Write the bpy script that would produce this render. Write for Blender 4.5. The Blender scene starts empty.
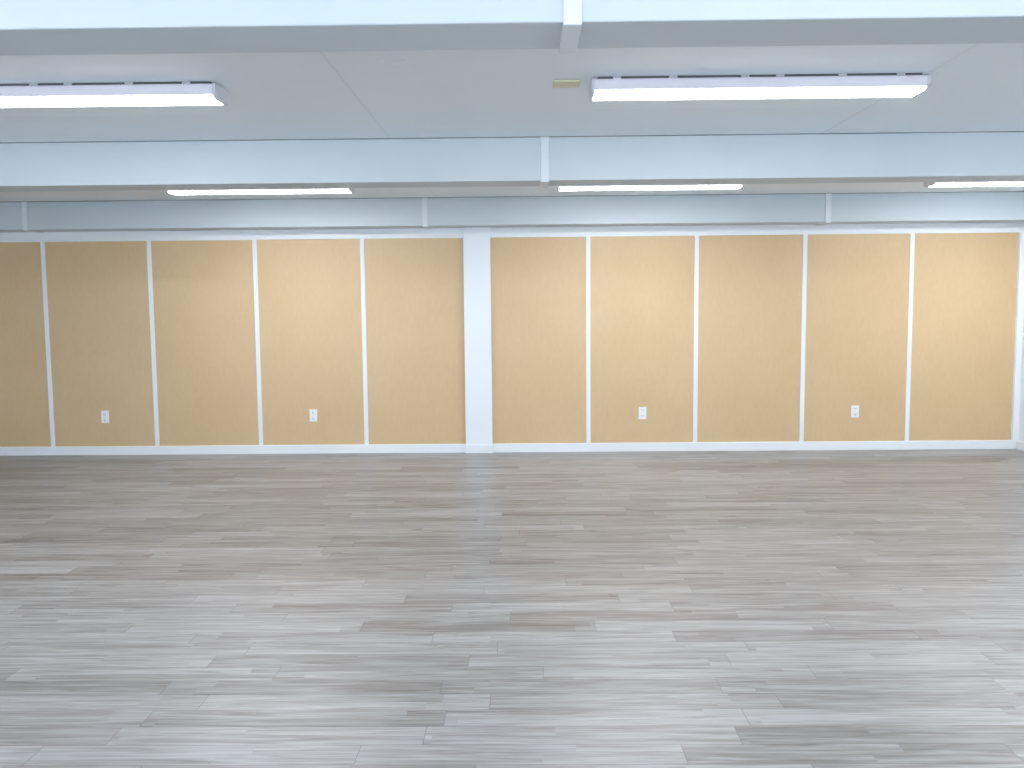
import bpy, math, bmesh
from mathutils import Matrix, Vector
C=bpy.context.collection
# ------------------------------------------------------------ helpers
def link(o,parent=None):
    C.objects.link(o)
    if parent is not None: o.parent=parent
    return o
def empty(name,loc=(0,0,0)):
    e=bpy.data.objects.new(name,None); e.location=loc; e.empty_display_size=.1
    return link(e)
def box(name,x0,x1,y0,y1,z0,z1,mat,parent=None,bevel=0.0,seg=2):
    """box with origin at its centre; coordinates are local to parent"""
    c=Vector(((x0+x1)/2,(y0+y1)/2,(z0+z1)/2))
    bm=bmesh.new(); bmesh.ops.create_cube(bm,size=1)
    for v in bm.verts: v.co=Vector((v.co.x*(x1-x0),v.co.y*(y1-y0),v.co.z*(z1-z0)))
    if bevel>0: bmesh.ops.bevel(bm,geom=bm.edges[:],offset=bevel,segments=seg,affect='EDGES',profile=.5)
    me=bpy.data.meshes.new(name); bm.to_mesh(me); bm.free()
    me.materials.append(mat)
    o=bpy.data.objects.new(name,me); o.location=c
    return link(o,parent)
def extrude_profile(name,pts,x0,x1,mat,parent=None,smooth=False):
    """pts: list of (y,z) closed loop, extruded along X"""
    bm=bmesh.new()
    a=[bm.verts.new((x0,y,z)) for y,z in pts]; b=[bm.verts.new((x1,y,z)) for y,z in pts]
    n=len(pts)
    for i in range(n):
        f=bm.faces.new((a[i],a[(i+1)%n],b[(i+1)%n],b[i])); f.smooth=smooth
    bm.faces.new(a[::-1]); bm.faces.new(b)
    bmesh.ops.recalc_face_normals(bm,faces=bm.faces[:])
    me=bpy.data.meshes.new(name); bm.to_mesh(me); bm.free(); me.materials.append(mat)
    return link(bpy.data.objects.new(name,me),parent)
def cyl(name,r,h,loc,axis,mat,parent=None,seg=20):
    bm=bmesh.new(); bmesh.ops.create_cone(bm,cap_ends=True,segments=seg,radius1=r,radius2=r,depth=h)
    if axis=='Y': bmesh.ops.rotate(bm,verts=bm.verts,matrix=Matrix.Rotation(math.pi/2,3,'X'))
    me=bpy.data.meshes.new(name); bm.to_mesh(me); bm.free(); me.materials.append(mat)
    o=bpy.data.objects.new(name,me); o.location=loc
    return link(o,parent)
# ------------------------------------------------------------ materials
def newmat(name):
    m=bpy.data.materials.new(name); m.use_nodes=True
    nt=m.node_tree; b=nt.nodes['Principled BSDF']; return m,nt,b
def N(nt,t,**k):
    n=nt.nodes.new(t)
    for a,v in k.items(): setattr(n,a,v)
    return n
def paint(name,col,rough=.5,var=.04,scale=2):
    m,nt,b=newmat(name); L=nt.links
    geo=N(nt,'ShaderNodeNewGeometry')
    no=N(nt,'ShaderNodeTexNoise'); no.inputs['Scale'].default_value=scale; no.inputs['Detail'].default_value=2
    L.new(geo.outputs['Position'],no.inputs['Vector'])
    r=N(nt,'ShaderNodeValToRGB')
    r.color_ramp.elements[0].position=.3; r.color_ramp.elements[1].position=.7
    r.color_ramp.elements[0].color=(*[c*(1-var) for c in col],1); r.color_ramp.elements[1].color=(*col,1)
    L.new(no.outputs['Fac'],r.inputs['Fac']); L.new(r.outputs['Color'],b.inputs['Base Color'])
    b.inputs['Roughness'].default_value=rough
    return m
m_ceil=paint('ceiling_paint',(.86,.94,.99),.6,.015)
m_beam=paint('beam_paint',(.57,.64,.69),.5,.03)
m_wall=paint('wall_paint',(.82,.86,.89),.5)
m_trim=paint('trim_paint',(.86,.91,.95),.4,.01)
m_cover=paint('joint_cover_paint',(.70,.76,.81),.45,.01)
m_gap=paint('shadow_gap',(.14,.15,.16),.8)
m_seam=paint('ceiling_seam_filler',(.77,.84,.885),.7)
m_plastic=paint('outlet_white_plastic',(.90,.92,.95),.3,.01)
m_slot=paint('outlet_slot_dark',(.03,.03,.03),.6)
m_cream=paint('aged_cream_plate',(.82,.80,.58),.5,.1,20)
m_chrome,nt,b=newmat('clip_steel'); b.inputs['Metallic'].default_value=1; b.inputs['Roughness'].default_value=.2; b.inputs['Base Color'].default_value=(.9,.9,.92,1)
m_glow,nt,b=newmat('led_diffuser')
b.inputs['Base Color'].default_value=(.9,.9,.95,1); b.inputs['Emission Color'].default_value=(.955,.965,1,1); b.inputs['Emission Strength'].default_value=37.0
m_house,nt,b=newmat('fixture_translucent_side')
b.inputs['Base Color'].default_value=(.72,.73,.81,1); b.inputs['Emission Color'].default_value=(.88,.87,1,1); b.inputs['Emission Strength'].default_value=.18
m_cap=paint('fixture_end_cap',(.78,.79,.86),.4,.01)

# birch-faced wall panels
def panelmat():
    m,nt,b=newmat('wall_panel_tan_board'); L=nt.links
    geo=N(nt,'ShaderNodeNewGeometry'); oi=N(nt,'ShaderNodeObjectInfo')
    add=N(nt,'ShaderNodeVectorMath',operation='ADD')
    mul=N(nt,'ShaderNodeMath',operation='MULTIPLY'); mul.inputs[1].default_value=37
    L.new(oi.outputs['Random'],mul.inputs[0])
    comb=N(nt,'ShaderNodeCombineXYZ'); L.new(mul.outputs[0],comb.inputs['X']); L.new(mul.outputs[0],comb.inputs['Z'])
    L.new(geo.outputs['Position'],add.inputs[0]); L.new(comb.outputs[0],add.inputs[1])
    mp=N(nt,'ShaderNodeMapping'); mp.inputs['Scale'].default_value=(30,1,12); L.new(add.outputs[0],mp.inputs['Vector'])
    n1=N(nt,'ShaderNodeTexNoise'); n1.inputs['Scale'].default_value=1; n1.inputs['Detail'].default_value=4; n1.inputs['Roughness'].default_value=.6
    L.new(mp.outputs[0],n1.inputs['Vector'])
    n2=N(nt,'ShaderNodeTexNoise'); n2.inputs['Scale'].default_value=1.8; n2.inputs['Detail'].default_value=2
    L.new(add.outputs[0],n2.inputs['Vector'])
    mx=N(nt,'ShaderNodeMath',operation='MULTIPLY_ADD'); mx.inputs[1].default_value=.5; L.new(n1.outputs['Fac'],mx.inputs[0])
    m2=N(nt,'ShaderNodeMath',operation='MULTIPLY'); m2.inputs[1].default_value=.5; L.new(n2.outputs['Fac'],m2.inputs[0]); L.new(m2.outputs[0],mx.inputs[2])
    r=N(nt,'ShaderNodeValToRGB'); e=r.color_ramp.elements
    e[0].position=.3; e[0].color=(.645,.455,.25,1); e[1].position=.7; e[1].color=(.695,.515,.30,1)
    L.new(mx.outputs[0],r.inputs['Fac']); 
    L.new(r.outputs['Color'],b.inputs['Base Color'])
    b.inputs['Roughness'].default_value=.34
    return m
m_panel=panelmat()

def floormat():
    m,nt,b=newmat('grey_vinyl_plank'); L=nt.links
    geo=N(nt,'ShaderNodeNewGeometry'); sp=N(nt,'ShaderNodeSeparateXYZ'); L.new(geo.outputs['Position'],sp.inputs[0])
    def M(op,a,b_=None,c=None):
        n=N(nt,'ShaderNodeMath',operation=op)
        for i,v in enumerate((a,b_,c)):
            if v is None: continue
            if isinstance(v,(int,float)): n.inputs[i].default_value=v
            else: L.new(v,n.inputs[i])
        return n.outputs[0]
    def cells(W,LEN,seed):
        ry=M('DIVIDE',sp.outputs['Y'],W); row=M('FLOOR',ry); fy=M('FRACT',ry)
        wn=N(nt,'ShaderNodeTexWhiteNoise',noise_dimensions='1D'); L.new(M('ADD',row,seed),wn.inputs['W'])
        rx=M('ADD',M('DIVIDE',sp.outputs['X'],LEN),M('MULTIPLY',wn.outputs['Value'],7.3)); col=M('FLOOR',rx); fx=M('FRACT',rx)
        cb=N(nt,'ShaderNodeCombineXYZ'); L.new(col,cb.inputs[0]); L.new(row,cb.inputs[1]); cb.inputs[2].default_value=seed
        w2=N(nt,'ShaderNodeTexWhiteNoise',noise_dimensions='3D'); L.new(cb.outputs[0],w2.inputs['Vector'])
        return w2.outputs['Value'],fx,fy
    pr,fx,fy=cells(.15,1.22,3.1)
    sr,sx,sy=cells(.075,1.22,9.7)
    cb=N(nt,'ShaderNodeCombineXYZ')
    L.new(M('ADD',M('MULTIPLY',sp.outputs['X'],1.9),M('MULTIPLY',sr,40)),cb.inputs[0])
    L.new(M('MULTIPLY',sp.outputs['Y'],30),cb.inputs[1]); L.new(M('MULTIPLY',pr,20),cb.inputs[2])
    g=N(nt,'ShaderNodeTexNoise'); g.inputs['Scale'].default_value=1; g.inputs['Detail'].default_value=6; g.inputs['Roughness'].default_value=.65; g.inputs['Distortion'].default_value=.7
    L.new(cb.outputs[0],g.inputs['Vector'])
    cb2=N(nt,'ShaderNodeCombineXYZ')
    L.new(M('ADD',M('MULTIPLY',sp.outputs['X'],3.5),M('MULTIPLY',pr,60)),cb2.inputs[0])
    L.new(M('MULTIPLY',sp.outputs['Y'],110),cb2.inputs[1])
    g2=N(nt,'ShaderNodeTexNoise'); g2.inputs['Scale'].default_value=1; g2.inputs['Detail'].default_value=2
    L.new(cb2.outputs[0],g2.inputs['Vector'])
    v=M('ADD',M('MULTIPLY',pr,.15),M('MULTIPLY',sr,.08))
    v=M('ADD',v,M('MULTIPLY',g.outputs['Fac'],.86)); v=M('ADD',v,M('MULTIPLY',g2.outputs['Fac'],.34))
    r=N(nt,'ShaderNodeValToRGB'); e=r.color_ramp.elements
    e[0].position=.50; e[0].color=(.135,.120,.108,1)
    e[1].position=.90; e[1].color=(.395,.395,.40,1)
    k=e.new(.70); k.color=(.262,.254,.247,1)
    L.new(v,r.inputs['Fac'])
    ey=M('LESS_THAN',fy,.02); ex=M('LESS_THAN',fx,.003); j=M('MAXIMUM',ex,ey)
    mix=N(nt,'ShaderNodeMix',data_type='RGBA'); L.new(M('MULTIPLY',j,.5),mix.inputs['Factor'])
    L.new(r.outputs['Color'],mix.inputs['A']); mix.inputs['B'].default_value=(.09,.08,.075,1)
    L.new(mix.outputs['Result'],b.inputs['Base Color'])
    b.inputs['Roughness'].default_value=.35
    b.inputs['Specular IOR Level'].default_value=.5
    return m
m_floor=floormat()
# ------------------------------------------------------------ room shell
XL,XR,YB,YF,H=-7.9,5.6,-2.6,10.22,2.85
BZ=2.545
box('floor',XL-.1,XR+.1,YB-.1,YF+.1,-.1,0,m_floor)
box('ceiling',XL-.1,XR+.1,YB-.1,YF+.1,H,H+.1,m_ceil)
box('wall_back',XL-.1,XR+.1,YF,YF+.1,0,H,m_wall)
box('wall_left',XL-.1,XL,YB-.1,YF,0,H,m_wall)
box('wall_right',XR,XR+.1,YB-.1,YF,0,H,m_wall)
# wall behind the camera with a band of windows
wf=empty('wall_front'); sill,head=.85,2.35
wins=[(-6.9,-4.5),(-3.7,-1.3),(-.5,1.9),(2.7,5.1)]
box('sill_band',XL,XR,YB-.1,YB,0,sill,m_wall,wf); box('head_band',XL,XR,YB-.1,YB,head,H,m_wall,wf)
px=XL
for i,(a,c) in enumerate(wins+[(XR,XR)]):
    box('pier_%d'%i,px,a,YB-.1,YB,sill,head,m_wall,wf); px=c
for i,(a,c) in enumerate(wins):
    w=empty('window_%d'%(i+1),((a+c)/2,YB-.05,(sill+head)/2)); hw=(c-a)/2; hh=(head-sill)/2
    for nm,q in dict(frame_left=(-hw,-hw+.05,-hh,hh),frame_right=(hw-.05,hw,-hh,hh),frame_mullion=(-.025,.025,-hh+.05,hh-.05),frame_bottom=(-hw+.05,hw-.05,-hh,-hh+.05),frame_top=(-hw+.05,hw-.05,hh-.05,hh)).items():
        box(nm,q[0],q[1],-.03,.03,q[2],q[3],m_trim,w)
# ceiling sheet seams
for i,x in enumerate((-3.96,-.93,2.10,5.13)):
    for j,(a,c) in enumerate(((3.2,6.43),(6.75,9.88))):
        box('ceiling_seam_trim',x-.004,x+.004,a,c,H-.001,H+.001,m_seam)
# ------------------------------------------------------------ beams
joints={9.885:(-5.43,-1.06,3.30),6.437:(-4.2,.16,4.52),2.888:(-4.2,.16,4.52),-.757:(-4.2,.16,4.52)}
for y,js in joints.items():
    d=.296 if y<9 else YF-9.885
    e=empty('ceiling_beam',(0,y,0))
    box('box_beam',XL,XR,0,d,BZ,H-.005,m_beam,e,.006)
    box('top_shadow_gap',XL,XR,.006,d-.006,H-.007,H,m_gap,e)
    for k,x in enumerate(js):
        w=.03 if y>2.9 else .029
        box('joint_cover_face_%d'%k,x-w,x+w,-.012,0,BZ-.012,H-.004,m_cover,e,.003)
        box('joint_cover_underside_%d'%k,x-w,x+w,0,d+(.0 if y>9 else .012),BZ-.012,BZ,m_cover,e,.003)
# ------------------------------------------------------------ wall panels and trims
PT,PB=2.435,.10
bat=[-6.66,-5.427,-4.22,-3.023,-1.807,None,.734,1.95,3.16,4.353]
T=.024 # batten half width
PIL=(-.665,-.362)
edges=[(-6.66+T,-5.427-T),(-5.427+T,-4.22-T),(-4.22+T,-3.023-T),(-3.023+T,-1.807-T),(-1.807+T,PIL[0]),
       (PIL[1],.734-T),(.734+T,1.95-T),(1.95+T,3.16-T),(3.16+T,4.353-T),(4.353+T,5.53)]
edges=[(XL,-6.66-T)]+edges
for a,c in edges: box('wall_panel',a,c,YF-.012,YF,PB,PT,m_panel)
n=1
for x in bat:
    if x is None: continue
    box('trim_%d'%n,x-T,x+T,YF-.022,YF,PB,PT,m_trim,None,.003); n+=1
box('trim_%d'%n,XL,XR,YF-.026,YF,PT,BZ,m_trim,None,.003); n+=1
box('trim_%d'%n,5.53,XR,YF-.05,YF,.10,PT,m_trim,None,.003); n+=1
pil=empty('pilaster',(0,YF,0))
box('column_cover',PIL[0],PIL[1],-.07,0,0,BZ,m_trim,pil,.004)
box('column_base',PIL[0]-.008,PIL[1]+.008,-.082,-.0,0,.098,m_trim,pil,.003)
bb=empty('baseboard_back',(0,YF,0))
box('board_left',XL,PIL[0]-.008,-.032,0,0,PB,m_trim,bb,.004)
box('board_right',PIL[1]+.008,XR,-.032,0,0,PB,m_trim,bb,.004)
box('baseboard_right',XR-.02,XR,YB,YF-.05,0,PB,m_trim,None,.004)
box('baseboard_left',XL,XL+.02,YB,YF-.035,0,PB,m_trim,None,.004)
# ------------------------------------------------------------ wall outlets
for x in (-4.81,-2.41,1.35,3.76):
    o=empty('wall_outlet',(x,YF-.012,.44))
    box('cover_plate',-.044,.044,-.007,0,-.070,.070,m_plastic,o,.003)
    for s in (-.033,.033):
        box('receptacle_face',-.021,.021,-.011,-.006,s-.019,s+.019,m_plastic,o,.004)
        box('slot_a',-.010,-.006,-.0115,-.0105,s-.003,s+.010,m_slot,o)
        box('slot_b',.006,.010,-.0115,-.0105,s-.003,s+.010,m_slot,o)
        cyl('ground_hole',.003,.001,(0,-.0112,s-.011),'Y',m_slot,o,10)
    cyl('screw',.003,.002,(0,-.0075,0),'Y',m_chrome,o,10)
# ------------------------------------------------------------ LED batten fixtures
def fixture(x,y):
    e=empty('ceiling_light_fixture',(x,y,H))
    hl=.868; hw=.112
    box('mount_gap_shade',-hl+.03,hl-.03,-.09,.09,-.014,0,m_gap,e)  # dark inset box in the mounting gap, coloured to stand in for its shadow
    prof=[(-hw+.012,-.014),(hw-.012,-.014),(hw,-.024),(hw,-.072),(-hw,-.072),(-hw,-.024)]
    extrude_profile('housing',prof,-hl+.012,hl-.012,m_house,e)
    pts=[]
    for i in range(9):
        t=math.pi*i/8; pts.append((-(hw-.004)*math.copysign(abs(math.cos(t))**.6,math.cos(t)),-.0715-.013*math.sin(t)**.7))
    extrude_profile('led_diffuser',pts,-hl+.014,hl-.014,m_glow,e)
    ep=[(-hw-.003,-.064),(-hw-.003,-.02),(-hw+.012,-.010),(hw-.012,-.010),(hw+.003,-.02),(hw+.003,-.070),(hw-.012,-.083),(hw-.03,-.087),(-hw+.03,-.087),(-hw+.012,-.083)]
    extrude_profile('end_cap_a',ep,-hl-.003,-hl+.014,m_cap,e); extrude_profile('end_cap_b',ep,hl-.014,hl+.003,m_cap,e)
    for cx in (-.74,-.45,-.08,.1,.42,.72):
        box('mounting_clip',cx-.022,cx+.022,-hw-.002,-hw+.05,-.020,-.001,m_chrome,e,.004)
for y in (1.25,4.89,8.70):
    for x in (-6.15,-2.465,1.235,4.70):
        if y>8 and x<-6: continue
        sx=0 if y<8 else (.055 if x>4 else -.03)
        fixture(x+sx if x<4 else min(x+sx,XR-.88),y)
# ------------------------------------------------------------ small ceiling things
p=empty('ceiling_junction_plate',(.24,4.925,H))
box('plate',-.072,.072,-.07,.07,-.010,0,m_cream,p,.003)
for s in (-.045,.045): cyl('screw',.005,.003,(s,0,-.011),'Z',m_chrome,p,10)
p=empty('ceiling_blank_plate',(-.45,8.75,H)); box('plate',-.12,.12,-.2,.2,-.012,0,m_trim,p,.003)
p=empty('ceiling_screw_cover',(-.62,4.47,H))
for dx,dy in ((-.06,0),(0,.04),(.05,-.03),(.09,.05)): cyl('cap',.009,.004,(dx,dy,-.002),'Z',m_trim,p,12)
# ------------------------------------------------------------ daylight: hazy sky above, brighter lower half added to lift the ceiling
w=bpy.data.worlds.new('sky'); bpy.context.scene.world=w; w.use_nodes=True
nt=w.node_tree; bg=nt.nodes['Background']; bg.inputs['Strength'].default_value=1
tc=N(nt,'ShaderNodeTexCoord'); sp=N(nt,'ShaderNodeSeparateXYZ'); nt.links.new(tc.outputs['Generated'],sp.inputs[0])
mr=N(nt,'ShaderNodeMapRange'); mr.inputs['From Min'].default_value=-.06; mr.inputs['From Max'].default_value=.06
nt.links.new(sp.outputs['Z'],mr.inputs['Value'])
mx=N(nt,'ShaderNodeMix',data_type='RGBA'); mx.clamp_result=False
nt.links.new(mr.outputs[0],mx.inputs['Factor'])
mx.inputs['A'].default_value=(9.0,9.9,10.9,1); mx.inputs['B'].default_value=(4.0,5.1,6.2,1)
nt.links.new(mx.outputs['Result'],bg.inputs['Color'])
for i,(a,c) in enumerate(wins):
    l=bpy.data.lights.new('window_portal','AREA'); l.shape='RECTANGLE'; l.size=c-a; l.size_y=head-sill; l.cycles.is_portal=True
    o=bpy.data.objects.new('window_portal',l); o.location=((a+c)/2,YB-.12,(sill+head)/2); o.rotation_euler=(math.pi/2,0,math.pi); 
    link(o)
bpy.context.scene.view_settings.view_transform='Standard'
# ------------------------------------------------------------ camera
cd=bpy.data.cameras.new('camera'); cd.sensor_width=36; cd.lens=900/1024*36; cd.clip_start=.05
cam=bpy.data.objects.new('camera',cd); C.objects.link(cam)
R=Matrix.Rotation(math.radians(0.75),4,'Z')@Matrix.Rotation(math.radians(90-4.94),4,'X')@Matrix.Rotation(math.radians(-0.5),4,'Z')
cam.matrix_world=Matrix.Translation((0,0,1.666))@R
bpy.context.scene.camera=cam
